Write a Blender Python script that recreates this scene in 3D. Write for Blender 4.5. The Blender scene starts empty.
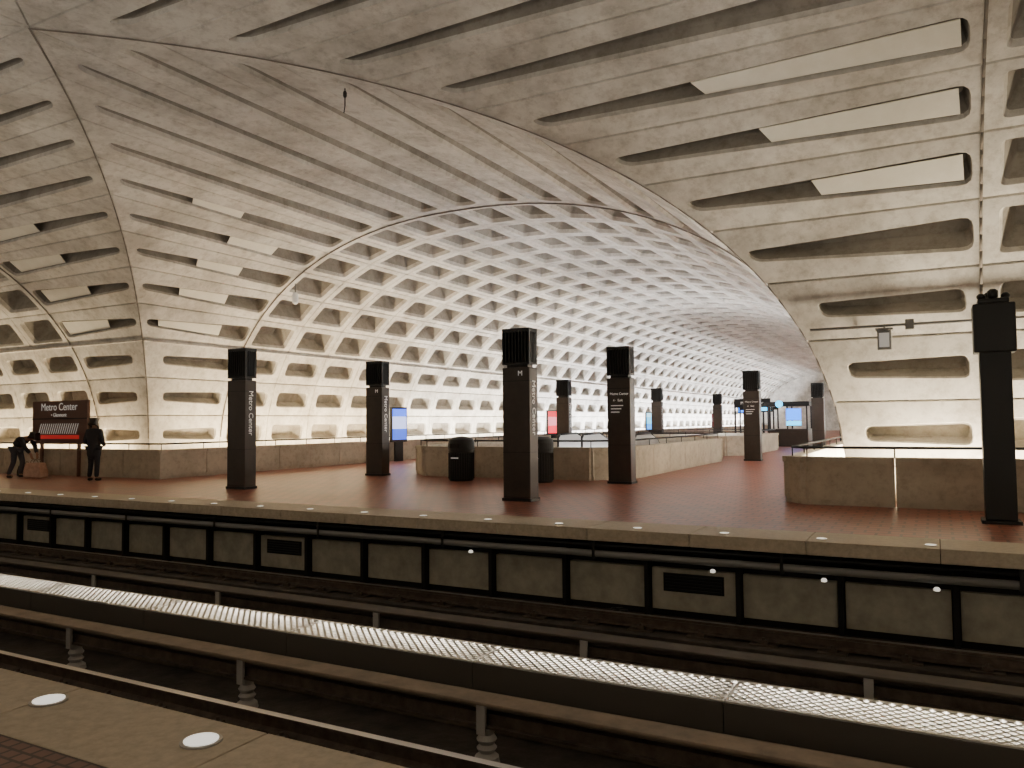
import bpy, bmesh, math, random
from mathutils import Vector, Matrix, Euler
random.seed(4)
D=bpy.data
COL=bpy.context.scene.collection

# ------------------------------------------------------------ materials
def mat(name, col, rough=.6, metal=0, noise=None, nscale=3, bump=0, bscale=30, emit=None, estr=0, spec=None):
    m=D.materials.new(name); m.use_nodes=True
    nt=m.node_tree; b=nt.nodes['Principled BSDF']
    b.inputs['Base Color'].default_value=(*col,1)
    b.inputs['Roughness'].default_value=rough
    b.inputs['Metallic'].default_value=metal
    if spec is not None: b.inputs['Specular IOR Level'].default_value=spec
    tc=nt.nodes.new('ShaderNodeTexCoord')
    if noise:
        n=nt.nodes.new('ShaderNodeTexNoise'); n.inputs['Scale'].default_value=nscale
        n.inputs['Detail'].default_value=8; n.inputs['Roughness'].default_value=.65
        nt.links.new(tc.outputs['Object'],n.inputs['Vector'])
        r=nt.nodes.new('ShaderNodeValToRGB')
        r.color_ramp.elements[0].position=.32; r.color_ramp.elements[1].position=.68
        r.color_ramp.elements[0].color=(*noise,1); r.color_ramp.elements[1].color=(*col,1)
        nt.links.new(n.outputs['Fac'],r.inputs['Fac'])
        nt.links.new(r.outputs['Color'],b.inputs['Base Color'])
    if bump:
        n2=nt.nodes.new('ShaderNodeTexNoise'); n2.inputs['Scale'].default_value=bscale; n2.inputs['Detail'].default_value=5
        nt.links.new(tc.outputs['Object'],n2.inputs['Vector'])
        bp=nt.nodes.new('ShaderNodeBump'); bp.inputs['Strength'].default_value=bump; bp.inputs['Distance'].default_value=.02
        nt.links.new(n2.outputs['Fac'],bp.inputs['Height']); nt.links.new(bp.outputs['Normal'],b.inputs['Normal'])
    if emit:
        b.inputs['Emission Color'].default_value=(*emit,1); b.inputs['Emission Strength'].default_value=estr
    return m

def brickmat(name,c1,c2,mortar,bw,bh,msize,rough,vary=.5):
    m=D.materials.new(name); m.use_nodes=True
    nt=m.node_tree; b=nt.nodes['Principled BSDF']
    tc=nt.nodes.new('ShaderNodeTexCoord'); br=nt.nodes.new('ShaderNodeTexBrick')
    br.inputs['Color1'].default_value=(*c1,1); br.inputs['Color2'].default_value=(*c2,1); br.inputs['Mortar'].default_value=(*mortar,1)
    br.inputs['Scale'].default_value=1; br.inputs['Brick Width'].default_value=bw; br.inputs['Row Height'].default_value=bh
    br.inputs['Mortar Size'].default_value=msize; br.inputs['Mortar Smooth'].default_value=.2
    nt.links.new(tc.outputs['Object'],br.inputs['Vector'])
    n=nt.nodes.new('ShaderNodeTexNoise'); n.inputs['Scale'].default_value=.6; n.inputs['Detail'].default_value=6
    nt.links.new(tc.outputs['Object'],n.inputs['Vector'])
    mr2=nt.nodes.new('ShaderNodeMapRange'); mr2.inputs[1].default_value=.3; mr2.inputs[2].default_value=.7; mr2.inputs[3].default_value=.7; mr2.inputs[4].default_value=1.1
    nt.links.new(n.outputs['Fac'],mr2.inputs[0])
    mx=nt.nodes.new('ShaderNodeMix'); mx.data_type='RGBA'; mx.blend_type='MULTIPLY'; mx.inputs[0].default_value=vary
    nt.links.new(br.outputs['Color'],mx.inputs[6]); nt.links.new(mr2.outputs[0],mx.inputs[7])
    nt.links.new(mx.outputs[2],b.inputs['Base Color'])
    mr=nt.nodes.new('ShaderNodeMapRange'); mr.inputs[3].default_value=rough-.03; mr.inputs[4].default_value=rough+.04
    nt.links.new(n.outputs['Fac'],mr.inputs[0]); nt.links.new(mr.outputs[0],b.inputs['Roughness'])
    bp=nt.nodes.new('ShaderNodeBump'); bp.inputs['Strength'].default_value=.3; bp.inputs['Distance'].default_value=.004; bp.invert=True
    nt.links.new(br.outputs['Fac'],bp.inputs['Height']); nt.links.new(bp.outputs['Normal'],b.inputs['Normal'])
    return m

def concrete(name,a,b_,c):
    m=D.materials.new(name); m.use_nodes=True
    nt=m.node_tree; b=nt.nodes['Principled BSDF']; b.inputs['Roughness'].default_value=.8
    tc=nt.nodes.new('ShaderNodeTexCoord')
    n=nt.nodes.new('ShaderNodeTexNoise'); n.inputs['Scale'].default_value=.7; n.inputs['Detail'].default_value=9; n.inputs['Roughness'].default_value=.7
    n2=nt.nodes.new('ShaderNodeTexNoise'); n2.inputs['Scale'].default_value=5; n2.inputs['Detail'].default_value=8; n2.inputs['Roughness'].default_value=.75
    for q in (n,n2): nt.links.new(tc.outputs['Object'],q.inputs['Vector'])
    r=nt.nodes.new('ShaderNodeValToRGB'); r.color_ramp.elements[0].position=.34; r.color_ramp.elements[1].position=.60
    r.color_ramp.elements[0].color=(*a,1); r.color_ramp.elements[1].color=(*b_,1)
    nt.links.new(n.outputs['Fac'],r.inputs['Fac'])
    r2=nt.nodes.new('ShaderNodeValToRGB'); r2.color_ramp.elements[0].position=.3; r2.color_ramp.elements[1].position=.52
    r2.color_ramp.elements[0].color=(*c,1); r2.color_ramp.elements[1].color=(1,1,1,1)
    nt.links.new(n2.outputs['Fac'],r2.inputs['Fac'])
    mx=nt.nodes.new('ShaderNodeMix'); mx.data_type='RGBA'; mx.blend_type='MULTIPLY'; mx.inputs[0].default_value=.7
    nt.links.new(r.outputs['Color'],mx.inputs[6]); nt.links.new(r2.outputs['Color'],mx.inputs[7])
    nt.links.new(mx.outputs[2],b.inputs['Base Color'])
    bp=nt.nodes.new('ShaderNodeBump'); bp.inputs['Strength'].default_value=.3; bp.inputs['Distance'].default_value=.02
    nt.links.new(n2.outputs['Fac'],bp.inputs['Height']); nt.links.new(bp.outputs['Normal'],b.inputs['Normal'])
    return m

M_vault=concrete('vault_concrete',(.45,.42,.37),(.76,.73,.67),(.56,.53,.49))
M_recess_shade=concrete('recess_concrete_shaded',(.23,.21,.18),(.40,.37,.325),(.6,.56,.5))  # vault concrete darkened: recess shade painted into the colour for contrast
M_par=concrete('parapet_concrete',(.42,.37,.28),(.60,.54,.43),(.6,.55,.5))
M_gran=mat('granite',(.54,.455,.34),.55,noise=(.39,.32,.235),nscale=14)
M_floor=brickmat('red_tile',(.37,.125,.078),(.28,.092,.057),(.12,.052,.036),.30,.24,.020,.36,.8)
M_tilenear=brickmat('red_tile_near',(.24,.135,.105),(.185,.10,.08),(.07,.045,.036),.09,.075,.010,.5)
M_bed=mat('track_bed',(.095,.076,.062),.9,noise=(.034,.028,.023),nscale=3,bump=.7,bscale=14)
M_curb=mat('curb_concrete',(.22,.175,.13),.85,noise=(.10,.08,.06),nscale=3,bump=.3)
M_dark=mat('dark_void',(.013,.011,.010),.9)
M_panel=mat('precast_panel',(.48,.44,.35),.8,noise=(.29,.265,.205),nscale=3,bump=.2)
M_bronze=mat('bronze_metal',(.060,.046,.037),.42,.35,noise=(.045,.035,.029),nscale=5)
M_black=mat('black_metal',(.013,.012,.011),.45,.3)
M_white=mat('white_letter',(.8,.78,.74),.6,emit=(1,.97,.9),estr=.2)
M_rail=mat('rail_steel',(.19,.145,.115),.45,.5,noise=(.09,.068,.054),nscale=9)
M_railtop=mat('rail_polished',(.9,.87,.82),.3,1)
M_railtop2=mat('rail_worn',(.50,.46,.42),.38,1)
M_pipe=mat('gray_conduit',(.24,.235,.225),.45,.3)
M_acou=mat('acoustic_panel',(.88,.86,.77),.9,noise=(.78,.75,.65),nscale=2)
M_disc=mat('platform_lamp_glass',(.85,.83,.78),.3,emit=(1,.96,.88),estr=.9)
M_disc2=mat('platform_lamp_glass_far',(.85,.83,.78),.3,emit=(1,.93,.8),estr=.9)
M_tube=mat('lamp_tube',(1,1,1),.5,emit=(1,.93,.83),estr=32)
M_grate=mat('galvanised_grate',(.70,.68,.64),.32,.5)
M_hous=mat('trough_housing',(.10,.085,.07),.6,.2)
M_steel=mat('stainless',(.45,.43,.40),.35,.9)
M_ins=mat('insulator',(.42,.39,.36),.5)
M_cover=mat('third_rail_cover',(.32,.24,.17),.7,noise=(.18,.135,.095),nscale=4)
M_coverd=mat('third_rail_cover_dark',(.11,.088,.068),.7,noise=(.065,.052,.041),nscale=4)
M_sign=mat('brown_sign',(.13,.062,.045),.5)
M_red=mat('red_paint',(.55,.03,.03),.5,emit=(.8,.04,.04),estr=.3)

# ------------------------------------------------------------ helpers
def put(o,parent=None):
    COL.objects.link(o)
    if parent: o.parent=parent
    return o
def meshobj(name,vs,fs,mats,parent=None,smooth=False,fm=None,loc=None):
    me=D.meshes.new(name); me.from_pydata([tuple(v) for v in vs],[],fs); me.update()
    if not isinstance(mats,(list,tuple)): mats=[mats]
    for m in mats: me.materials.append(m)
    if fm:
        for p,i in zip(me.polygons,fm): p.material_index=i
    if smooth:
        for p in me.polygons: p.use_smooth=True
    o=D.objects.new(name,me)
    if loc: o.location=loc
    return put(o,parent)
class MB:
    def __init__(s): s.v=[];s.f=[];s.m=[]
    def add(s,vs,fs,mi=0):
        n=len(s.v); s.v+=[tuple(v) for v in vs]; s.f+=[tuple(i+n for i in f) for f in fs]; s.m+=[mi]*len(fs); return s
    def box(s,x0,x1,y0,y1,z0,z1,mi=0):
        return s.add([(x0,y0,z0),(x1,y0,z0),(x1,y1,z0),(x0,y1,z0),(x0,y0,z1),(x1,y0,z1),(x1,y1,z1),(x0,y1,z1)],
              [(0,3,2,1),(4,5,6,7),(0,1,5,4),(1,2,6,5),(2,3,7,6),(3,0,4,7)],mi)
    def rod(s,p,q,r,n=10,mi=0,r2=None):
        p=Vector(p);q=Vector(q);d=(q-p).normalized()
        u=d.orthogonal().normalized(); w=d.cross(u); r2=r if r2 is None else r2
        vs=[p+(u*math.cos(2*math.pi*i/n)+w*math.sin(2*math.pi*i/n))*r for i in range(n)]
        vs+=[q+(u*math.cos(2*math.pi*i/n)+w*math.sin(2*math.pi*i/n))*r2 for i in range(n)]
        fs=[(i,(i+1)%n,n+(i+1)%n,n+i) for i in range(n)]+[tuple(range(n-1,-1,-1)),tuple(range(n,2*n))]
        return s.add(vs,fs,mi)
    def lathe(s,prof,c=(0,0,0),n=28,mi=0):
        vs=[];fs=[]
        for r,z in prof:
            for i in range(n): vs.append((c[0]+r*math.cos(2*math.pi*i/n),c[1]+r*math.sin(2*math.pi*i/n),c[2]+z))
        for k in range(len(prof)-1):
            for i in range(n): fs.append((k*n+i,k*n+(i+1)%n,(k+1)*n+(i+1)%n,(k+1)*n+i))
        fs.append(tuple(range(n-1,-1,-1))); fs.append(tuple(range((len(prof)-1)*n,len(prof)*n)))
        return s.add(vs,fs,mi)
    def obj(s,name,mats,parent=None,smooth=False,bevel=0,loc=None):
        o=meshobj(name,s.v,s.f,mats,parent,smooth,s.m,loc)
        if bevel:
            b=o.modifiers.new('b','BEVEL'); b.width=bevel; b.segments=2; b.limit_method='ANGLE'
        return o
def empty(name,loc,label,cat,rot=0,group=None):
    o=D.objects.new(name,None); o.location=loc; o.rotation_euler=(0,0,rot); o.empty_display_size=.2
    put(o); o['label']=label; o['category']=cat
    if group:o['group']=group
    return o
def tag(o,label,cat,group=None):
    o['label']=label; o['category']=cat
    if group:o['group']=group
    return o
def struct(o): o['kind']='structure'; return o
def copytree(o,loc,rot=None):
    c=o.copy(); COL.objects.link(c); c.location=loc
    if rot is not None: c.rotation_euler=(0,0,rot)
    def rec(s,d):
        for ch in s.children:
            k=ch.copy(); COL.objects.link(k); k.parent=d; k.matrix_parent_inverse=ch.matrix_parent_inverse.copy(); rec(ch,k)
    rec(o,c); return c
def text(s,size,matl,parent,loc,rot,name='lettering',align='CENTER',ext=.003):
    cu=D.curves.new('t','FONT'); cu.body=s; cu.size=size; cu.align_x=align; cu.align_y='CENTER'; cu.extrude=ext
    t=D.objects.new('t',cu); COL.objects.link(t)
    bpy.context.view_layer.update()
    me=D.meshes.new_from_object(t.evaluated_get(bpy.context.evaluated_depsgraph_get()))
    D.objects.remove(t)
    me.materials.clear(); me.materials.append(matl)
    o=D.objects.new(name,me); o.location=loc; o.rotation_euler=rot
    return put(o,parent)

# ------------------------------------------------------------ vault
XC,YC=-12.1,6.9
XW0,XW1=-21.7,-1.5
def AX(s): return (XW1-XC) if s>0 else (XC-XW0)
B_=9.4
HC=7.7; NP=2.25
def prof(phi):
    c=max(0,math.cos(phi)); s=max(0,math.sin(phi))
    return (c**(2/NP) if c>1e-9 else 0, HC*(s**(2/NP)))
tab=[];L=0;pp=None
for i in range(4001):
    ph=math.pi/2*i/4000; x,h=prof(ph); p=(x*9.75,h)
    if pp: L+=math.hypot(p[0]-pp[0],p[1]-pp[1])
    tab.append((L,ph)); pp=p
def phi_at(s):
    for l,ph in tab:
        if l>=s: return ph
    return math.pi/2
S0=.66; NR=11
PH=[phi_at(S0+(L-S0)*k/NR) for k in range(NR)]+[math.pi/2]
V=MB()
def cell(A,B,C,Dd,kind,reg=None,depth=.3):
    A,B,C,Dd=map(Vector,(A,B,C,Dd))
    n=(B-A).cross(Dd-A)
    if n.length<1e-6: n=(C-B).cross(Dd-B)
    n.normalize()
    cen=(A+B+C+Dd)/4
    ref=Vector(reg)
    if n.dot(cen-ref)<0: n=-n
    def bl(p,q,d=0): return (A*(1-p)+B*p)*(1-q)+(Dd*(1-p)+C*p)*q+n*d
    lp=((B-A).length+(C-Dd).length)/2; lq=(Dd-A).length
    gp=.022/max(lp,.3); gq=.022/max(lq,.3)
    o=[A,B,C,Dd]; og=[v+n*.05 for v in o]
    i0=[bl(gp,gq),bl(1-gp,gq),bl(1-gp,1-gq),bl(gp,1-gq)]
    V.add(og+i0,[(k,(k+1)%4,4+(k+1)%4,4+k) for k in range(4)])
    if kind=='plain':
        V.add(i0,[(0,1,2,3)]); return bl
    if kind=='reg': q4=[(.12,.16),(.88,.16),(.88,.84),(.12,.84)]; rad=.10; sh=(.66,.52); depth=.58
    elif kind=='regw': q4=[(.12,.27),(.88,.27),(.88,.73),(.12,.73)]; rad=.16; sh=(.86,.62); depth=.42
    elif kind=='long': q4=[(.025,.24),(.95,.40),(.95,.60),(.025,.76)]; rad=.19; sh=(.97,.5); depth=.42
    elif kind=='longw': q4=[(.07,.32),(.82,.38),(.82,.62),(.07,.68)]; rad=.14; sh=(.94,.5); depth=.36
    P=[bl(p,q) for p,q in q4]
    ring=[];NA=4
    for k in range(4):
        c=P[k]; a=P[k-1]; b=P[(k+1)%4]
        ra=min(rad,(a-c).length*.45); rb=min(rad,(b-c).length*.45)
        s=c+(a-c).normalized()*ra; e=c+(b-c).normalized()*rb
        for j in range(NA):
            t=j/(NA-1); ring.append(s*(1-t)**2+c*2*t*(1-t)+e*t*t)
    m=len(ring)
    fs=[]
    for k in range(4):
        for j in range(NA-1): fs.append((k,4+k*NA+j,4+k*NA+j+1))
        fs.append((k,4+k*NA+NA-1,4+((k+1)%4)*NA,(k+1)%4))
    V.add(i0+ring,fs)
    pc=bl(sum(q[0] for q in q4)/4,.5)
    ep=(B-A).normalized()
    def shr(v,sp,sq,d):
        r=v-pc; al=ep*r.dot(ep); return pc+al*sp+(r-al)*sq+n*d
    r1=[shr(v,sh[0]*.2+.8,sh[1]*.18+.82,depth*.2) for v in ring]
    r2=[shr(v,sh[0],sh[1],depth) for v in ring]
    V.add(ring+r1,[(i,(i+1)%m,m+(i+1)%m,m+i) for i in range(m)],0)
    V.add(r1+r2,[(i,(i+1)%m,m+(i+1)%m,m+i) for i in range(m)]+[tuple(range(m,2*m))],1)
    return bl

acou=[]
def vault(axis,side,half,rib,bays,bw,panels={}):
    def pt(t,phi):
        sx,h=prof(phi)
        return Vector((t,YC+half*B_*sx,h)) if axis=='x' else Vector((XC+half*AX(half)*sx,t,h))
    def gr(phi):
        sx,h=prof(phi)
        return XC+side*AX(side)*sx if axis=='x' else YC+side*B_*sx
    ref=lambda t:(t,YC,0) if axis=='x' else (XC,t,0)
    ph=[0]+PH
    for k in range(len(ph)-1):
        a,b=ph[k],ph[k+1]
        row=k-1
        kd='plain' if k==0 else ('longw' if row<3 else 'long')
        tg0,tg1=gr(a),gr(b)
        bl=cell(pt(rib,a),pt(tg0,a),pt(tg1,b),pt(rib,b),kd,ref(rib),.32)
        if row in panels:
            p0,p1,sh=panels[row]
            pv=[]
            for p in (p0,p1):
                w=.20-.14*p
                for q in ((.5-w),(.5+w)):
                    pv.append(bl(p,q+sh*(p-p0),.06))
            acou.append(pv)
        for j in range(bays):
            t0=rib+side*bw*j; t1=t0+side*bw
            kd='plain' if k==0 else ('regw' if row<3 else 'reg')
            cell(pt(t0,a),pt(t1,a),pt(t1,b),pt(t0,b),kd,ref(t0),.36)
BW=2.1
NB=45
vault('x',1,1,.75,5,BW,{4:(.05,.5,0),5:(.05,.52,0),6:(.04,.55,0)})
vault('x',1,-1,.75,5,BW)
vault('x',-1,1,-24.0,10,BW,{3:(.05,.6,0),4:(.1,.55,0),5:(.1,.5,0),6:(.05,.5,0),8:(.3,.6,0)})
vault('x',-1,-1,-24.0,10,BW)
vault('y',1,-1,19.0,NB,BW,{3:(.3,.85,0),4:(.35,.7,0),5:(.35,.62,0),6:(.25,.5,0),7:(.5,.7,0)})
vault('y',1,1,19.0,NB,BW)
vault('y',-1,-1,-5.2,4,BW)
vault('y',-1,1,-5.2,4,BW)
YE=19+NB*BW; XL=-24-10*BW; XR=.75+5*BW; YN=-5.2-4*BW
struct(V.obj('ceiling',[M_vault,M_recess_shade]))
for i,pv in enumerate(acou):
    n=(pv[1]-pv[0]).cross(pv[2]-pv[0]).normalized()*.02
    o=meshobj('acoustic_panel',pv+[v+n for v in pv],[(0,1,3,2),(4,6,7,5),(0,4,5,1),(1,5,7,3),(3,7,6,2),(2,6,4,0)],M_acou)
    tag(o,'cream flat acoustic panel set in a long vault recess','ceiling panel','acoustic panels in the vault recesses')
def tube(name,pts,r,m):
    b=MB()
    for p,q in zip(pts,pts[1:]): b.rod(p,q,r,8)
    return struct(b.obj(name,m,smooth=True))
angs=[math.pi/2*(i/40) for i in range(3,41)]
M_bead=mat('joint_bead',(.22,.19,.16),.8)
def arcx(X,half): 
    return [(X,YC+half*B_*prof(a)[0]*.996,prof(a)[1]*.996) for a in angs]
tube('trim_10',arcx(.75,1),.022,M_bead); tube('trim_11',arcx(-24,1),.016,M_bead)
for nm,h in (('trim_12',-1),('trim_13',1)):
    tube(nm,[(XC+h*AX(h)*prof(a)[0]*.996,19.0,prof(a)[1]*.996) for a in angs],.020,M_bead)
tube('trim_14',[(XW1+(XC-XW1)*(1-prof(a)[0]),YC+B_*prof(a)[0]*.998,prof(a)[1]*.997) for a in angs],.012,M_bead)
tube('trim_15',[(XC-AX(-1)*prof(a)[0],YC+B_*prof(a)[0]*.998,prof(a)[1]*.997) for a in angs],.014,M_bead)
s3,h3=prof(PH[3])
g=MB(); x=XC-AX(-1)*s3; yj=YC+B_*s3
g.box(x-.02,x+.07,yj,YE,h3-.035,h3+.035); struct(g.obj('trim_16',M_vault))
g=MB(); g.box(XL,x,yj-.07,yj+.02,h3-.035,h3+.035); struct(g.obj('trim_17',M_vault))

def sbox(name,x0,x1,y0,y1,z0,z1,m,bevel=0):
    b=MB(); b.box(x0,x1,y0,y1,z0,z1); o=b.obj(name,m,bevel=bevel); return struct(o)
sbox('wall_left',XL-.3,XL,YC-B_-.5,YC+B_+.5,-1.3,8.3,M_curb)
sbox('wall_right',XR,XR+.3,YC-B_-.5,YC+B_+.5,-1.3,8.3,M_curb)
sbox('wall_back',XW0-.5,XW1+.5,YE,YE+.3,-.4,8.3,M_vault)
sbox('wall_front',XW0-.5,XW1+.5,YN-.3,YN,-.4,8.3,M_curb)

# ------------------------------------------------------------ floors
NE,FE=2.95,10.6
sbox('floor',XL,XR,YC-B_-.1,NE-.62,-.35,0,M_tilenear)
sbox('floor',XW0-.1,XW1+.1,YN,YC-B_-.1,-.35,0,M_tilenear)
sbox('floor',XL,XR,FE+.9,YC+B_+.1,-.35,0,M_floor)
sbox('floor',XW0-.1,XW1+.1,YC+B_+.1,YE,-.35,0,M_floor)
sbox('floor',XL,XR,NE-2,FE+2,-1.45,-1.25,M_bed)
g=MB()
x=XL
while x<XR-.01:
    x2=min(x+1.5,XR); g.box(x+.004,x2-.004,NE-.62,NE,-.28,.004); x=x2
struct(g.obj('trim_1',M_gran,bevel=.006))
g=MB(); x=XL
while x<XR-.01:
    x2=min(x+1.5,XR); g.box(x+.004,x2-.004,FE,FE+.9,-.17,.004); x=x2
struct(g.obj('trim_2',M_gran,bevel=.006))
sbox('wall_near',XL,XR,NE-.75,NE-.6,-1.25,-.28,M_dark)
w=MB(); w.box(XL,XR,FE+.52,FE+.75,-1.25,-.17,0)
x=XL
i=0
while x<XR-1.3:
    w.box(x+.05,x+1.24,FE+.42,FE+.52,-1.14,-.56,1)
    if i%6==2: 
        w.box(x+.22,x+1.08,FE+.41,FE+.42,-.88,-.62,0)
        for q in range(5): w.box(x+.25,x+1.05,FE+.39,FE+.42,-.86+q*.045,-.835+q*.045,2)
    w.box(x-.03,x+.03,FE+.30,FE+.52,-1.25,-.17,0)
    x+=1.29; i+=1
struct(w.obj('wall_platform',[M_dark,M_panel,M_black]))

# ------------------------------------------------------------ parapets
def parapet(pts,h,label,th=.24,rail=True,seg=1.52):
    o=empty('parapet',(0,0,0),label,'parapet wall')
    b=MB(); r=MB()
    n=len(pts)
    for i in range(n-1):
        p=Vector((*pts[i],0)); q=Vector((*pts[i+1],0)); d=q-p; Ln=d.length; d.normalize(); s=Vector((-d.y,d.x,0))
        k=max(1,round(Ln/seg)); st=Ln/k
        ex=th/2-.012
        for j in range(k):
            a=p+d*(st*j+(.010 if j else -ex)); e=p+d*(st*(j+1)-(.010 if j<k-1 else -ex))
            vs=[]
            for z,t in ((0,th/2-.03),(.10,th/2-.03),(.10,th/2),(h-.10,th/2),(h-.10,th/2+.03),(h-.002*(i%2),th/2+.03)):
                for P_,sg in ((a,-1),(e,-1),(e,1),(a,1)): vs.append(P_+s*sg*t+Vector((0,0,z)))
            fs=[]
            for l in range(5):
                for m_ in range(4): fs.append((l*4+m_,l*4+(m_+1)%4,(l+1)*4+(m_+1)%4,(l+1)*4+m_))
            fs.append((0,1,2,3)); fs.append((20,21,22,23))
            b.add(vs,fs)
        if rail:
            r.rod(p+Vector((0,0,h+.17)),q+Vector((0,0,h+.17)),.025)
            kk=max(1,round(Ln/1.5))
            for j in range(kk+1):
                a=p+d*(Ln*j/kk); r.rod(a+Vector((0,0,h-.01)),a+Vector((0,0,h+.17)),.014,6)
    b.obj('wall_body',M_par,o)
    if rail: r.obj('handrail',M_black,o,smooth=True)
    return o
parapet([(XL+.3,15.35),(-19.9,15.35),(-19.9,110)],.84,'long beige concrete parapet with dark handrail along the vault wall')
parapet([(XR-.3,15.3),(-2.1,15.3),(-2.4,15.6),(-2.4,110)],.86,'beige concrete parapet with rounded corner and dark handrail')
parapet([(-13.2,19.2),(-8.0,19.2),(-7.2,20.0),(-7.2,29.6),(-7.9,30.2),(-13.2,30.2),(-13.9,29.6),(-13.9,19.9),(-13.2,19.2)],.86,'concrete parapet ringing the stair opening by the pylons')
parapet([(-13.2,34.2),(-8.0,34.2),(-7.2,35.0),(-7.2,41.6),(-13.9,41.6),(-13.9,34.9),(-13.2,34.2)],.86,'concrete parapet ringing the farther stair opening')
def escalator(x,y,lab):
    o=empty('escalator',(x,y,0),lab,'escalator')
    for sx in (-.45,.45):
        b=MB(); 
        pr=[(0,.0),(0,.95),(.15,1.06),(1.6,1.08),(2.4,.85),(3.6,.0)]
        vs=[(sx-.04,p,z) for p,z in pr]+[(sx+.04,p,z) for p,z in pr]; m=len(pr)
        b.add(vs,[(i,(i+1)%m,m+(i+1)%m,m+i) for i in range(m)]+[tuple(range(m)),tuple(range(2*m-1,m-1,-1))])
        b.obj('balustrade',M_steel,o)
        r=MB()
        for i in range(len(pr)-1): r.rod((sx,pr[i][0],pr[i][1]+.03),(sx,pr[i+1][0],pr[i+1][1]+.03),.04,8)
        r.obj('handrail',M_black,o,smooth=True)
    b=MB()
    for i in range(6): b.box(-.4,.4,.3+i*.4,.7+i*.4,0,.22-.03*i)
    b.obj('step',M_steel,o)
escalator(-9.3,25.0,'escalator with black handrails inside the stair opening')
escalator(-11.2,25.0,'escalator with black handrails inside the stair opening')

# ------------------------------------------------------------ pylons
PW,PD,PHT=.60,.36,3.4
def pylon(loc,label,side_text=True,front=None):
    o=empty('pylon',(*loc,0),label,'pylon',0,'bronze pylons on the platform')
    a,b=PW/2,PD/2
    s=MB(); s.box(-a,a,-b,b,.06,2.62); s.obj('shaft',M_bronze,o,bevel=.012)
    s=MB(); s.box(-a-.02,a+.02,-b-.02,b+.02,0,.06); s.obj('base_plate',M_black,o)
    s=MB(); s.box(-a+.07,a-.07,-b+.07,b-.07,2.62,3.36)
    s.box(-a,a,-b,b,3.33,3.4); s.box(-a+.0,a-.0,-b+.0,b-.0,2.68,2.72)
    n=9
    for i in range(n):
        x=-a+.012+(2*a-.024)*i/(n-1)
        for y in (-b,b-.05): s.box(x-.012,x+.012,y,y+.05,2.72,3.33)
    for i in range(1,6):
        y=-b+(2*b)*i/6
        for x in (-a,a-.05): s.box(x,x+.05,y-.012,y+.012,2.72,3.33)
    s.obj('louvre_head',M_black,o)
    for z in (.95,2.35):
        MB().box(-a-.002,a+.002,-b-.002,b+.002,z,z+.012).obj('seam_band',M_black,o)
    if side_text:
        text('Metro Center',.19,M_white,o,(a+.004,0,1.83),(math.pi/2,math.pi/2,math.pi/2))
    if front=='list':
        text('Metro Center',.085,M_white,o,(.02,-b-.004,2.22),(math.pi/2,0,0))
        text('\u2190  Exit',.085,M_white,o,(-.02,-b-.004,2.06),(math.pi/2,0,0))
        for i,z in enumerate((1.92,1.84,1.76)):
            bb=MB(); bb.box(-.2,.12-.05*i,-b-.006,-b,z,z+.02); bb.obj('line_marking',M_white,o)
    if front=='mark':
        text('M',.14,M_white,o,(.1,-b-.004,2.5),(math.pi/2,0,0))
    return o
pylon((-14.9,13.75),'bronze pylon with vertical white station name beside platform edge',front=None)
pylon((-14.7,18.8),'bronze pylon near the stair parapet corner',front='mark')
pylon((-7.25,13.8),'tall bronze pylon with louvred top and vertical station name',front='mark')
pylon((-6.9,18.55),'bronze pylon with small white directory lettering',side_text=False,front='list')
pylon((-14.6,32.0),'dark pylon behind the stair parapet')
pylon((-14.0,43.5),'dark pylon beyond the farther stair opening')
pylon((-6.1,30.5),'bronze pylon at the end of stair parapet',side_text=False,front='list')
pylon((-5.3,43.0),'distant dark pylon on the red tile concourse',side_text=False)
pylon((-13.6,56.0),'small distant dark pylon on the concourse',side_text=False)
o=empty('signal_post',(.8,13.6,0),'dark slim post with wide boxy head and small fittings','post')
MB().box(-.20,.20,-.17,.17,.05,2.55).obj('shaft',M_black,o,bevel=.01)
MB().box(-.25,.25,-.22,.22,0,.05).obj('base_plate',M_black,o)
MB().box(-.27,.27,-.23,.23,2.5,3.22).obj('head',M_black,o,bevel=.02)
MB().box(-.20,.20,-.18,.18,3.22,3.3).obj('cap',M_black,o,bevel=.02)
for x,y,r,h in ((-.15,-.08,.06,3.38),(0,-.1,.07,3.44),(.16,-.06,.06,3.38),(-.05,.1,.06,3.42)):
    b=MB(); b.lathe([(r*.7,3.3),(r,3.32),(r,h-.03),(r*.5,h)],c=(x,y,0),n=12); b.obj('fitting',M_black,o,smooth=True)

# ------------------------------------------------------------ trash cans
def can(loc,label):
    o=empty('trash_can',(*loc,0),label,'trash can')
    b=MB(); b.lathe([(.30,0),(.33,.03),(.33,.74),(.345,.76),(.345,.82)],n=32)
    for i in range(32):
        t=2*math.pi*i/32; b.rod((.34*math.cos(t),.34*math.sin(t),.06),(.34*math.cos(t),.34*math.sin(t),.74),.010,5)
    b.obj('body',M_black,o)
    b=MB(); b.lathe([(.345,.82),(.355,.84),(.355,1.0),(.33,1.1),(.22,1.16),(.05,1.18)],n=32); b.obj('lid',M_black,o)
    b=MB(); b.box(-.14,.14,-.368,-.33,.88,.99); b.obj('opening',M_dark,o)
    b=MB(); b.box(-.10,.12,-.362,-.345,.60,.63); b.obj('label_plate',M_white,o)
can((-11.2,17.9),'dark round ribbed trash can before the stair parapet')
can((-9.0,18.2),'dark round trash can partly behind a tall pylon')

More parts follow.
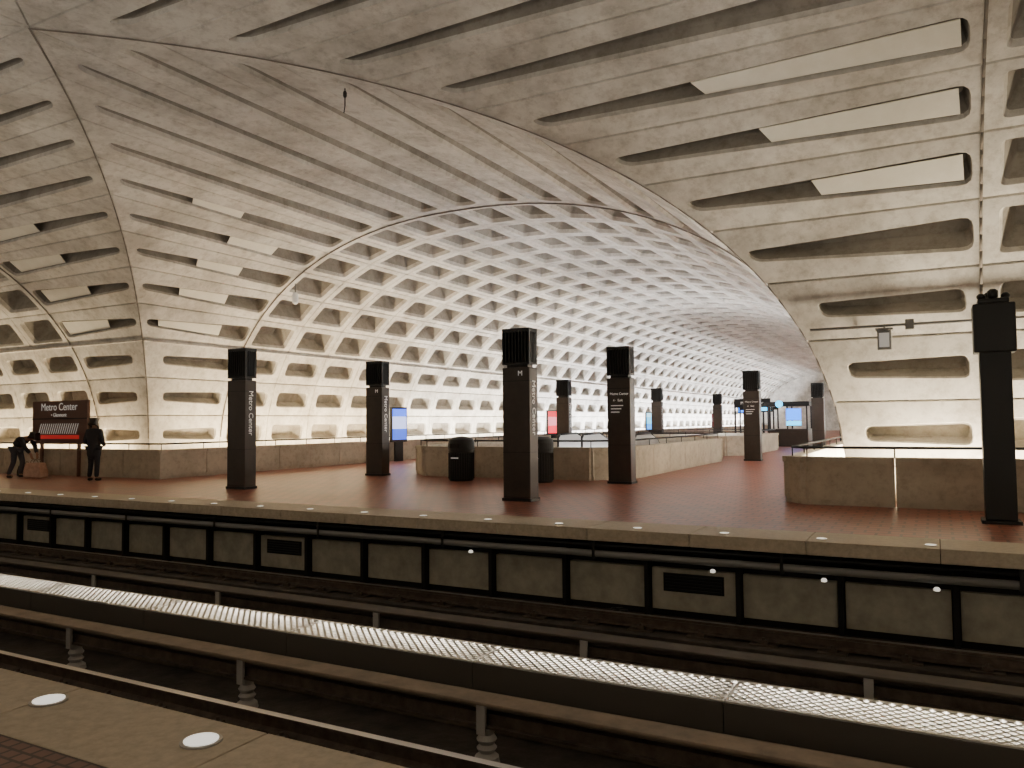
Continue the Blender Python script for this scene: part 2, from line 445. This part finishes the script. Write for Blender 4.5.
# ------------------------------------------------------------ track
def rail(y,lab):
    o=empty('running_rail',(0,y,0),lab,'rail',0,'running rails')
    zt=-.95
    sec=[(-.07,-.15),(.07,-.15),(.07,-.13),(.012,-.11),(.012,-.04),(.036,-.03),(.036,0),(-.036,0),(-.036,-.03),(-.012,-.04),(-.012,-.11),(-.07,-.13)]
    m=len(sec)
    vs=[(XL,p,zt+q) for p,q in sec]+[(XR,p,zt+q) for p,q in sec]
    fs=[(i,(i+1)%m,m+(i+1)%m,m+i) for i in range(m)]
    meshobj('rail_profile',vs,fs,[M_rail,M_railtop if y<6 else M_railtop2],o,fm=[1 if i==6 else 0 for i in range(m)])
    return o
rails=[rail(y,l) for y,l in ((3.67,'steel running rail under the near platform edge'),(5.10,'polished steel running rail of the nearer track'),(8.38,'dark steel running rail of the farther track'),(9.82,'dark steel running rail below the far platform'))]
cl=MB(); cl.box(-.16,.16,-.16,.16,-1.16,-1.11); cl.box(-.05,.05,-.13,-.075,-1.11,-1.06); cl.box(-.05,.05,.075,.13,-1.11,-1.06)
cl.rod((0,-.11,-1.07),(0,-.11,-1.03),.018,6); cl.rod((0,.11,-1.07),(0,.11,-1.03),.018,6)
proto=cl.obj('rail_clip',M_rail,rails[1])
for r_ in rails[1:]:
    x=-30
    while x<5:
        c=proto.copy(); COL.objects.link(c); c.parent=r_; c.location=(x,0,0); x+=.76
D.objects.remove(proto)
p=MB()
for y in (3.67,5.10,8.38,9.82): p.box(XL,XR,y-.3,y+.3,-1.25,-1.13)
p.box(XL,XR,7.45,7.6,-1.25,-1.0)
struct(p.obj('trim_3',M_bed,bevel=.01))
p=MB(); p.box(XL,XR,6.25,6.42,-1.25,-.95); struct(p.obj('trim_4',M_curb,bevel=.01))
def third(y,lab,mc):
    o=empty('third_rail',(0,y,0),lab,'third rail',0,'third rails')
    b=MB(); b.box(XL,XR,-.04,.04,-.93,-.84); b.box(XL,XR,-.08,.08,-.95,-.93); b.obj('contact_rail',M_rail,o)
    b=MB(); b.box(XL,XR,-.12,.14,-.76,-.73); b.box(XL,XR,.11,.14,-.86,-.73); b.obj('cover_board',mc,o,bevel=.01)
    pr=MB(); pr.lathe([(.11,-1.25),(.10,-1.2),(.06,-1.17),(.085,-1.13),(.06,-1.10),(.085,-1.06),(.06,-1.02),(.08,-.97),(.05,-.95)],c=(0,0,0),n=16)
    pr.box(-.04,.04,-.10,-.07,-1.0,-.76)
    q=pr.obj('insulator',M_ins,o)
    for k in range(-9,3):
        X=-6.1+2.75*k
        if X<-33 or X>6: continue
        c=q.copy(); COL.objects.link(c); c.parent=o; c.location=(X,0,0)
    D.objects.remove(q)
third(5.72,'third rail with tan cover board on gray insulators',M_cover)
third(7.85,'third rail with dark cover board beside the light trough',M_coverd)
def trough_proto():
    o=empty('light_trough',(0,6.87,0),'lit steel-grated light trough between the tracks','light fixture',0,'light troughs between the tracks')
    b=MB(); b.box(0,2.392,-.30,-.27,-1.25,-.765); b.box(0,2.392,.27,.30,-1.25,-.765); b.box(0,2.392,-.27,.27,-1.25,-1.0)
    b.box(0,.015,-.27,.27,-1.0,-.78); b.box(2.377,2.392,-.27,.27,-1.0,-.78)
    b.obj('housing',M_hous,o)
    for y in (-.12,.12):
        b=MB(); b.rod((.05,y,-.93),(2.34,y,-.93),.03,8); b.obj('lamp_tube',M_tube,o,smooth=True)
    b=MB()
    sp=.095; X0,X1=.015,2.375
    def bar(a,c,w):
        a=Vector(a);c=Vector(c);d=(c-a).normalized();s=Vector((-d.y,d.x,0))*w
        z=Vector((0,0,.018))
        vs=[a-s,c-s,c+s,a+s]; vs=vs+[v+z for v in vs]
        b.add(vs,[(0,3,2,1),(4,5,6,7),(0,1,5,4),(1,2,6,5),(2,3,7,6),(3,0,4,7)])
    W=.27
    k=-int(2*W/sp)
    while k*sp<X1:
        for sg in (1,-1):
            xa=k*sp; xb=xa+2*W
            ya,yb=-W*sg,W*sg
            ta,tb=0,1
            if xa<X0: ta=(X0-xa)/(2*W)
            if xb>X1: tb=(X1-xa)/(2*W)
            if tb-ta>.05: bar((xa+2*W*ta,ya+(yb-ya)*ta,-.775),(xa+2*W*tb,ya+(yb-ya)*tb,-.775),.012)
        k+=1
    b.box(0,2.392,-.285,-.26,-.775,-.75); b.box(0,2.392,.26,.285,-.775,-.75)
    b.box(0,.02,-.26,.26,-.775,-.755)
    b.obj('grating',M_grate,o)
    return o
tp=trough_proto(); tp.location=(-42.4,6.87,0)
for i in range(1,22):
    copytree(tp,(-42.4+2.4*i,6.87,0))
o=empty('conduit_pipe',(0,FE+.05,0),'gray conduit pipe slung under the far platform edge','pipe')
b=MB(); b.rod((XL,0,-.36),(XR,0,-.36),.050,12); b.obj('pipe_run',M_pipe,o,smooth=True)
b=MB(); b.rod((XL,.1,-.25),(XR,.1,-.25),.03,8); b.obj('pipe_run',M_black,o,smooth=True)
x=-33
while x<5:
    b=MB(); b.box(x-.02,x+.02,-.06,.3,-.43,-.40); b.box(x-.02,x+.02,-.065,-.05,-.43,-.17); b.obj('bracket',M_black,o); x+=2.6
b=MB(); b.lathe([(.02,-.50),(.035,-.495),(.035,-.47),(.02,-.455)],n=12); 
pl=b.obj('edge_lamp',M_disc2); pl.location=(-.05,FE+.05,0)
tag(pl,'tiny glowing lamp below the under-platform conduit','lamp','lamps on the conduit')
for X in (-1.3,-2.7,-6.5):
    c=pl.copy(); COL.objects.link(c); c.location=(X,FE+.05,0)
def disc_proto(m,loc,lab,gp,r=.1):
    o=empty('platform_light',loc,lab,'floor light',0,gp)
    b=MB(); b.lathe([(r,.002),(r,.012),(r*.8,.014)],n=28); b.obj('rim',M_steel,o)
    b=MB(); b.lathe([(r*.82,.004),(r*.82,.017),(r*.5,.020)],n=28); b.obj('lens',m,o)
    return o
d=disc_proto(M_disc,(-3.21,2.72,0),'round white light set in the granite platform edge','near platform edge lights')
for k in range(-2,12):
    if k!=0: copytree(d,(-3.21-1.24*k,2.72,0))
d=disc_proto(M_disc2,(-.1,10.85,0),'small glowing round light in the far platform edge','far platform edge lights',.075)
for k in range(-1,26):
    if k!=0: copytree(d,(-.1-1.24*k,10.85,0))

for (x,y,lab,c) in ((-3.9,10.2,'crumpled dark plastic bag on the track bed',M_black),(-4.6,10.3,'small pale litter scrap on the track bed',M_acou)):
    bm=bmesh.new(); bmesh.ops.create_icosphere(bm,subdivisions=3,radius=.16 if c is M_black else .07)
    for v in bm.verts: v.co*=1+random.uniform(-.15,.15); v.co.z*=.45
    me=D.meshes.new('litter'); bm.to_mesh(me); me.materials.append(c)
    o=D.objects.new('litter',me); o.location=(x,y,-1.06 if c is M_black else -1.1); put(o); tag(o,lab,'litter')

# ------------------------------------------------------------ fixtures on vault
o=empty('conduit_pipe',(0,15.45,3.2),'thin conduit running along the curved vault wall','pipe')
b=MB(); b.rod((-2.0,-.02,0),(XR-.1,-.02,0),.025,8); b.obj('pipe_run',M_pipe,o,smooth=True)
for x in (-1.2,.6,3,5.3,7.6):
    b=MB(); b.box(x-.03,x+.03,-.02,.2,-.02,.02); b.obj('bracket',M_pipe,o)
b=MB(); b.box(-.42,-.28,-.05,.08,-.09,.09); b.obj('junction_box',M_pipe,o,bevel=.01)
o=empty('wall_lamp',(-.75,15.3,3.0),'small gray box lamp hung from the wall conduit','lamp')
b=MB(); b.box(-.11,.11,-.1,.1,-.25,.1); b.box(-.14,.14,-.12,.12,.1,.14); b.rod((0,.06,.14),(0,.06,.22),.02); b.obj('housing',M_pipe,o,bevel=.01)
b=MB(); b.box(-.08,.08,-.112,-.1,-.2,.05); b.obj('lens',M_white,o)
o=empty('security_camera',(-18.2,19.0,6.12),'small white dome camera hanging from vault rib','camera')
b=MB(); b.rod((0,0,0),(0,0,-.3),.02,8); b.obj('stem',M_pipe,o)
b=MB(); b.lathe([(.04,-.68),(.09,-.63),(.1,-.55),(.1,-.36),(.05,-.3)],n=18); b.obj('housing',M_white,o,smooth=True)
o=empty('hanging_hook',(-9.0,10.6,7.2),'small dark cable hook hanging from the vault crease','hook')
b=MB(); b.rod((0,0,.3),(0,0,-.05),.012,6); b.rod((0,0,-.05),(-.05,.03,-.16),.010,6); b.lathe([(.02,.10),(.035,.13),(.035,.19),(.02,.22)],n=12); b.obj('cable',M_black,o)

# ------------------------------------------------------------ screens
def screenmat(name,c1,c2,c3):
    m=D.materials.new(name); m.use_nodes=True; nt=m.node_tree; b=nt.nodes['Principled BSDF']
    b.inputs['Base Color'].default_value=(.02,.02,.02,1); b.inputs['Roughness'].default_value=.2
    tc=nt.nodes.new('ShaderNodeTexCoord'); sp=nt.nodes.new('ShaderNodeSeparateXYZ'); nt.links.new(tc.outputs['Generated'],sp.inputs[0])
    r=nt.nodes.new('ShaderNodeValToRGB'); r.color_ramp.interpolation='CONSTANT'
    r.color_ramp.elements[0].color=(*c1,1); r.color_ramp.elements[1].position=.35; r.color_ramp.elements[1].color=(*c2,1)
    e=r.color_ramp.elements.new(.75); e.color=(*c3,1)
    nt.links.new(sp.outputs['Z'],r.inputs['Fac']); nt.links.new(r.outputs['Color'],b.inputs['Emission Color']); b.inputs['Emission Strength'].default_value=2.6
    return m
S1=screenmat('scr1',(.02,.08,.6),(.45,.5,.85),(.03,.12,.9)); S2=screenmat('scr2',(.9,.02,.05),(.95,.22,.28),(.8,.02,.04))
S3=screenmat('scr3',(.02,.3,.9),(.1,.6,.95),(.4,.8,1))
for y,m,hw,rt,lab in ((26.1,S1,.36,-14,'lit blue and white advertising screen beside the parapet'),(41.0,S2,.46,-28,'lit pink and red advertising screen beside the parapet'),(58.5,S3,.5,-28,'lit pale blue advertising screen beside the parapet'),(79,S2,.55,-28,'distant lit red advertising screen beside the parapet')):
    o=empty('display_screen',(-19.35,y,0),lab,'screen',math.radians(rt))
    b=MB(); b.box(-.07,.07,-hw-.05,hw+.05,.78,2.2); b.obj('casing',M_black,o,bevel=.015)
    b=MB(); b.box(.07,.078,-hw,hw,.88,2.13); b.obj('screen_panel',m,o)
    b=MB(); b.box(-.05,.06,-.2,.2,0,.78); b.obj('leg',M_black,o)

M_bs=mat('blue_screen',(.01,.02,.05),.2,emit=(.01,.2,1),estr=4)
M_cy=mat('cyan_screen',(.01,.03,.05),.2,emit=(.02,.55,1),estr=4)
o=empty('information_kiosk',(-7.4,47.5,0),'dark glazed information kiosk with blue screen on concourse','kiosk')
b=MB(); b.box(-1.1,1.1,-.9,.9,0,1.0); b.obj('counter',M_bronze,o,bevel=.02)
b=MB(); b.box(-1.2,1.2,-1,1,2.3,2.55); b.obj('roof',M_black,o,bevel=.03)
for x in (-1.05,0,1.05):
    for y in (-.85,.85): MB().box(x-.04,x+.04,y-.04,y+.04,1.0,2.3).obj('mullion',M_black,o)
b=MB(); b.box(-.05,.75,-.94,-.90,1.5,2.15); b.obj('screen_panel',M_bs,o)
b=MB(); b.box(-.05,.75,-.94,-.90,1.2,1.45); b.obj('screen_panel',M_cy,o)
b=MB(); b.rod((-.4,-1.02,2.42),(-.4,-1.06,2.42),.2,24); b.obj('round_sign',M_cy,o)
for (x,y,wd,lab) in ((-10.0,50.0,2.2,'dark overhead sign with white lettering on two posts'),(-12.3,64.0,3.0,'dark distant overhead sign board on two posts'),(-4.6,56.0,2.0,'dark overhead sign near the concourse end on two posts')):
    o=empty('overhead_sign',(x,y,0),lab,'sign')
    b=MB(); b.box(-wd/2,wd/2,-.08,.08,2.3,2.85); b.obj('board',M_black,o,bevel=.01)
    for xx in (-wd/2,wd/2-.1): MB().box(xx,xx+.1,-.05,.05,0,2.3).obj('post',M_black,o)
    text('Metro Center',.24,M_white,o,(0,-.085,2.58),(math.pi/2,0,0))
for x,y,m,lab in ((-11.2,60,M_cy,'small glowing cyan arrivals display on a post'),(-5.0,66,M_bs,'small glowing blue arrivals display on a post'),(-14.6,70,M_bs,'small distant glowing blue arrivals display on a post')):
    o=empty('arrivals_display',(x,y,0),lab,'screen')
    MB().box(-.06,.06,-.06,.06,0,2.1).obj('post',M_black,o)
    MB().box(-.65,.65,-.1,.1,2.1,2.8).obj('casing',M_black,o,bevel=.02)
    MB().box(-.55,.55,-.112,-.1,2.2,2.7).obj('screen_panel',m,o)

# ------------------------------------------------------------ station sign
o=empty('station_sign',(-24.35,15.1,0),'brown station name sign with route diagram above parapet','sign')
b=MB(); b.box(-1.42,1.42,-.05,.05,1.0,2.36); b.obj('board',M_sign,o,bevel=.01)
b=MB(); b.box(-1.43,1.43,-.065,-.058,1.78,1.81); b.obj('divider',M_black,o)
for x in (-1.0,.92): MB().box(x,x+.08,-.04,.04,0,1.0).obj('post',M_sign,o)
text('Metro Center',.33,M_white,o,(0,-.066,2.16),(math.pi/2,0,0))
text('\u2022 Glenmont',.17,M_white,o,(0,-.066,1.91),(math.pi/2,0,0))
b=MB(); b.box(-1.1,1.05,-.072,-.06,1.16,1.28); b.obj('red_line',M_red,o)
b=MB()
for i in range(18):
    x=-1.05+i*.112
    b.add([(x,-.07,1.32),(x+.035,-.07,1.32),(x+.17,-.07,1.64),(x+.135,-.07,1.64)],[(0,1,2,3)])
b.obj('diagram_mark',M_white,o)

# ------------------------------------------------------------ people
def skin(name,pts,edges,root,m,parent,sub=2):
    names=list(pts); idx={n:i for i,n in enumerate(names)}
    me=D.meshes.new(name); me.from_pydata([pts[n][0] for n in names],[(idx[a],idx[b]) for a,b in edges],[])
    o=D.objects.new(name,me); put(o,parent); me.materials.append(m)
    md=o.modifiers.new('s','SKIN'); md.use_smooth_shade=True
    if not me.skin_vertices: 
        bm=bmesh.new(); bm.from_mesh(me); bm.verts.layers.skin.verify(); bm.to_mesh(me); bm.free()
    for n in names:
        sv=me.skin_vertices[0].data[idx[n]]; r=pts[n][1]
        sv.radius=(r,r) if not isinstance(r,tuple) else r
        sv.use_root=(n==root)
    s=o.modifiers.new('ss','SUBSURF'); s.levels=sub; s.render_levels=sub
    return o
M_skin=mat('skin',(.35,.19,.12),.6); M_coat=mat('black_coat',(.018,.018,.022),.75,bump=.6,bscale=10)
M_trou=mat('dark_trousers',(.02,.02,.025),.8); M_shoe=mat('dark_shoe',(.015,.013,.012),.5); M_hair=mat('dark_hair',(.02,.014,.01),.6)
M_fur=mat('fur_trim',(.07,.05,.035),.95,bump=1,bscale=60); M_jean=mat('gray_jeans',(.07,.07,.085),.85)
def person(loc,rot,label,J,coat_long,mc,mt,hat):
    o=empty('person',loc,label,'person',rot)
    pts={}
    for n,(p,r) in J.items(): pts[n]=(Vector(p),r)
    ed=[('pelvis','waist'),('waist','chest'),('chest','neck'),('neck','headb'),('headb','headm'),('headm','headt')]
    for s in 'lr':
        ed+=[('pelvis','hip'+s),('hip'+s,'knee'+s),('knee'+s,'ank'+s),('ank'+s,'toe'+s),('chest','sho'+s),('sho'+s,'elb'+s),('elb'+s,'wri'+s),('wri'+s,'palm'+s)]
        w=pts['wri'+s][0]; pm=pts['palm'+s][0]; d=(pm-w).normalized()
        side=d.cross(Vector((1,0,0))).normalized()
        for k,(off,ln) in enumerate(((-.03,.065),(-.01,.08),(.01,.075),(.03,.06))):
            a=pm+side*off+d*.03; b=a+d*ln*.5; c=b+d*ln*.4+Vector((-.02 if s=='r' else .02,0,0))
            for nn,q,r in (('a',a,.011),('b',b,.010),('c',c,.008)): pts[f'f{s}{k}{nn}']=(q,r)
            ed+=[('palm'+s,f'f{s}{k}a'),(f'f{s}{k}a',f'f{s}{k}b'),(f'f{s}{k}b',f'f{s}{k}c')]
        a=w+(pm-w)*.5+side*-.035; b=a+d*.035+side*-.02
        pts['t'+s+'a']=(a,.013); pts['t'+s+'b']=(b,.010); ed+=[('wri'+s,'t'+s+'a'),('t'+s+'a','t'+s+'b')]
    fwd=(pts['nose'][0]-pts['headm'][0])
    ed.append(('headm','nose'))
    skin('body',pts,ed,'pelvis',M_skin,o)
    g=lambda n,k:(pts[n][0],k)
    tp={'pelvis':g('pelvis',.15)}
    te=[]
    for s in 'lr':
        tp['hip'+s]=g('hip'+s,.105); tp['knee'+s]=g('knee'+s,.075); tp['ank'+s]=g('ank'+s,.062)
        te+=[('pelvis','hip'+s),('hip'+s,'knee'+s),('knee'+s,'ank'+s)]
    skin('trousers',tp,te,'pelvis',mt,o)
    jp={'pelvis':g('pelvis',(.20,.16)),'waist':g('waist',(.19,.155)),'chest':g('chest',(.20,.165)),'neck':g('neck',.085)}
    je=[('pelvis','waist'),('waist','chest'),('chest','neck')]
    if coat_long:
        jp['hem']=(pts['pelvis'][0]+Vector((0,.0,-coat_long)),(.25,.19)); je.append(('pelvis','hem'))
    for s in 'lr':
        jp['sho'+s]=g('sho'+s,.088); jp['elb'+s]=g('elb'+s,.072); jp['wri'+s]=g('wri'+s,.055)
        je+=[('chest','sho'+s),('sho'+s,'elb'+s),('elb'+s,'wri'+s)]
    skin('jacket',jp,je,'chest',mc,o)
    for s in 'lr':
        a=pts['ank'+s][0]; t=pts['toe'+s][0]; h=a+(a-t).normalized()*.05; h.z=.045
        skin('shoe',{'h':(h,.045),'m':(Vector((a.x,a.y,.05))*.5+t*.5,.048),'t':(t,.04)},[('h','m'),('m','t')],'h',M_shoe,o)
    hm=pts['headm'][0]; ht=pts['headt'][0]; hb=pts['headb'][0]; f=fwd.normalized(); up=(ht-hb).normalized()
    hp={'a':(hm-f*.03+up*.02,.115),'b':(ht-f*.02+up*.015,.10),'c':(hb-f*.06,.09)}
    skin('hair',hp,[('a','b'),('a','c')],'a',M_hair,o)
    if hat:
        hp={'a':(hb-f*.07-up*.04,.11),'b':(hb+f*.05-up*.07+Vector((.1,0,0)),.05),'c':(hb+f*.05-up*.07-Vector((.1,0,0)),.05)}
        skin('fur_collar',hp,[('a','b'),('a','c')],'a',M_fur,o)
    for sx in (-.032,.032):
        e=MB(); c=hm+f*.092+Vector((1,0,0))*sx+up*.01
        e.lathe([(.002,-.012),(.010,-.006),(.012,0),(.010,.006),(.002,.012)],c=tuple(c),n=10); e.obj('eye',M_white,o,smooth=True)
    return o
J1={'pelvis':((0,0,.95),(.15,.12)),'waist':((0,0,1.12),(.13,.105)),'chest':((0,0,1.34),(.16,.12)),'neck':((0,.01,1.49),.055),
'headb':((0,.02,1.57),.075),'headm':((0,.03,1.65),.095),'headt':((0,.02,1.73),.075),'nose':((0,.13,1.64),.016),
'hipl':((-.10,0,.88),.10),'hipr':((.10,0,.88),.10),'kneel':((-.11,.03,.48),.06),'kneer':((.11,-.01,.48),.06),'ankl':((-.12,-.02,.09),.04),'ankr':((.12,-.04,.09),.04),
'toel':((-.15,.15,.04),.035),'toer':((.15,.13,.04),.035),
'shol':((-.19,0,1.40),.06),'shor':((.19,0,1.40),.06),'elbl':((-.27,-.03,1.12),.045),'elbr':((.27,-.03,1.12),.045),
'wril':((-.22,.16,1.0),.03),'wrir':((.22,.16,1.0),.03),'palml':((-.17,.23,1.0),.032),'palmr':((.17,.23,1.0),.032)}
person((-21.15,14.1,0),math.radians(20),'person in long black hooded coat standing with back turned',J1,.38,M_coat,M_trou,True)
J2={'pelvis':((0,-.12,.92),(.15,.13)),'waist':((0,-.04,1.07),(.13,.115)),'chest':((0,.18,1.20),(.16,.125)),'neck':((0,.32,1.24),.055),
'headb':((0,.39,1.24),.07),'headm':((0,.46,1.22),.095),'headt':((0,.53,1.23),.075),'nose':((0,.49,1.11),.016),
'hipl':((-.10,-.12,.85),.10),'hipr':((.10,-.12,.85),.10),'kneel':((-.13,-.02,.47),.06),'kneer':((.14,-.10,.47),.06),'ankl':((-.14,-.12,.09),.04),'ankr':((.16,-.26,.09),.04),
'toel':((-.16,.05,.04),.035),'toer':((.18,-.09,.04),.035),
'shol':((-.19,.20,1.20),.06),'shor':((.19,.20,1.20),.06),'elbl':((-.22,.32,.95),.045),'elbr':((.22,.32,.95),.045),
'wril':((-.14,.45,.74),.03),'wrir':((.14,.45,.74),.03),'palml':((-.12,.48,.65),.032),'palmr':((.12,.48,.65),.032)}
person((-24.75,14.1,0),math.radians(-70),'person in black jacket bending over a bag',J2,0,M_coat,M_jean,False)
def bag(loc,sx,sy,sz,m,lab,rot=0):
    o=empty('bag',loc,lab,'bag',rot)
    bm=bmesh.new(); bmesh.ops.create_cube(bm,size=1); bmesh.ops.subdivide_edges(bm,edges=bm.edges[:],cuts=4,use_grid_fill=True)
    for v in bm.verts:
        k=1-.35*max(0,v.co.z+.1)
        v.co.x*=sx*k; v.co.y*=sy*k; v.co.z=(v.co.z+.5)*sz; v.co+=Vector((random.uniform(-.01,.01),random.uniform(-.01,.01),0))
    me=D.meshes.new('bag_body'); bm.to_mesh(me); me.materials.append(m)
    b=D.objects.new('bag_body',me); put(b,o); s=b.modifiers.new('s','SUBSURF'); s.levels=1; s.render_levels=2
    for yy in (-.06,.06):
        h=MB(); pr=None
        for i in range(9):
            t=math.pi*i/8; q=(math.cos(t)*sx*.22,yy,sz*.95+math.sin(t)*.13)
            if pr: h.rod(pr,q,.012,6)
            pr=q
        h.obj('strap',M_cover,o)
bag((-24.1,14.2,0),.62,.36,.46,mat('tan_fabric',(.62,.40,.30),.9,noise=(.45,.27,.2),nscale=8),'pinkish tan soft bag on the platform floor',.3)
bag((-25.35,14.6,0),.4,.3,.34,mat('dark_fabric',(.04,.035,.03),.9),'small dark soft bag on the platform floor',.1)
# ------------------------------------------------------------ lights
def area(loc,sx,sy,power,col,rot=(math.pi,0,0),spread=math.pi):
    l=D.lights.new('uplight','AREA'); l.shape='RECTANGLE'; l.size=sx; l.size_y=sy; l.energy=power; l.color=col; l.spread=spread
    o=D.objects.new('uplight',l); o.location=loc; o.rotation_euler=rot; COL.objects.link(o); return o
warm=(1,.80,.50); mid=(1,.93,.80); cool=(.92,.95,1)
ar=math.radians
for y0,y1,p,c in ((16.8,28,1000,warm),(28,42,1700,mid),(42,58,2600,cool),(58,75,3400,cool),(75,110,6500,cool)):
    area((-20.6,(y0+y1)/2,.25),.3,y1-y0-.5,p,c)
for y0,y1,p,c in ((16.8,28,1900,mid),(28,42,2600,cool),(42,58,2800,cool),(58,75,2800,cool),(75,110,6000,cool)):
    area((-2.05,(y0+y1)/2,.25),.3,y1-y0-.5,p,c)
area((-10.5,25,.5),3,8,500,cool)  # added fill inside the stair parapet ring, brightens the cross vault
area((-10.5,38,.5),3,5,1000,cool)  # second added fill, in the farther ring, for the far vault
area((4.9,15.75,.2),12,.3,1000,(1,.87,.64))
area((-33,15.8,.2),21,.3,1150,warm)
area((5.5,-1.7,.2),11,.3,600,mid)
area((-33,-1.7,.2),21,.3,620,mid)
area((-11.6,-8,.6),14,4,1050,mid)
w=D.worlds.new('World'); bpy.context.scene.world=w; w.use_nodes=True
w.node_tree.nodes['Background'].inputs[0].default_value=(.5,.45,.4,1); w.node_tree.nodes['Background'].inputs[1].default_value=.05
# ------------------------------------------------------------ camera
cd=D.cameras.new('Camera'); cam=D.objects.new('Camera',cd); COL.objects.link(cam)
cd.sensor_width=36; cd.lens=785/1024*36; cd.clip_end=400
mtx=Matrix.Rotation(ar(28.3),4,'Z')@Matrix.Rotation(ar(92.77),4,'X')@Matrix.Rotation(ar(-.57),4,'Z')
cam.matrix_world=Matrix.Translation((0,0,1.55))@mtx
bpy.context.scene.camera=cam
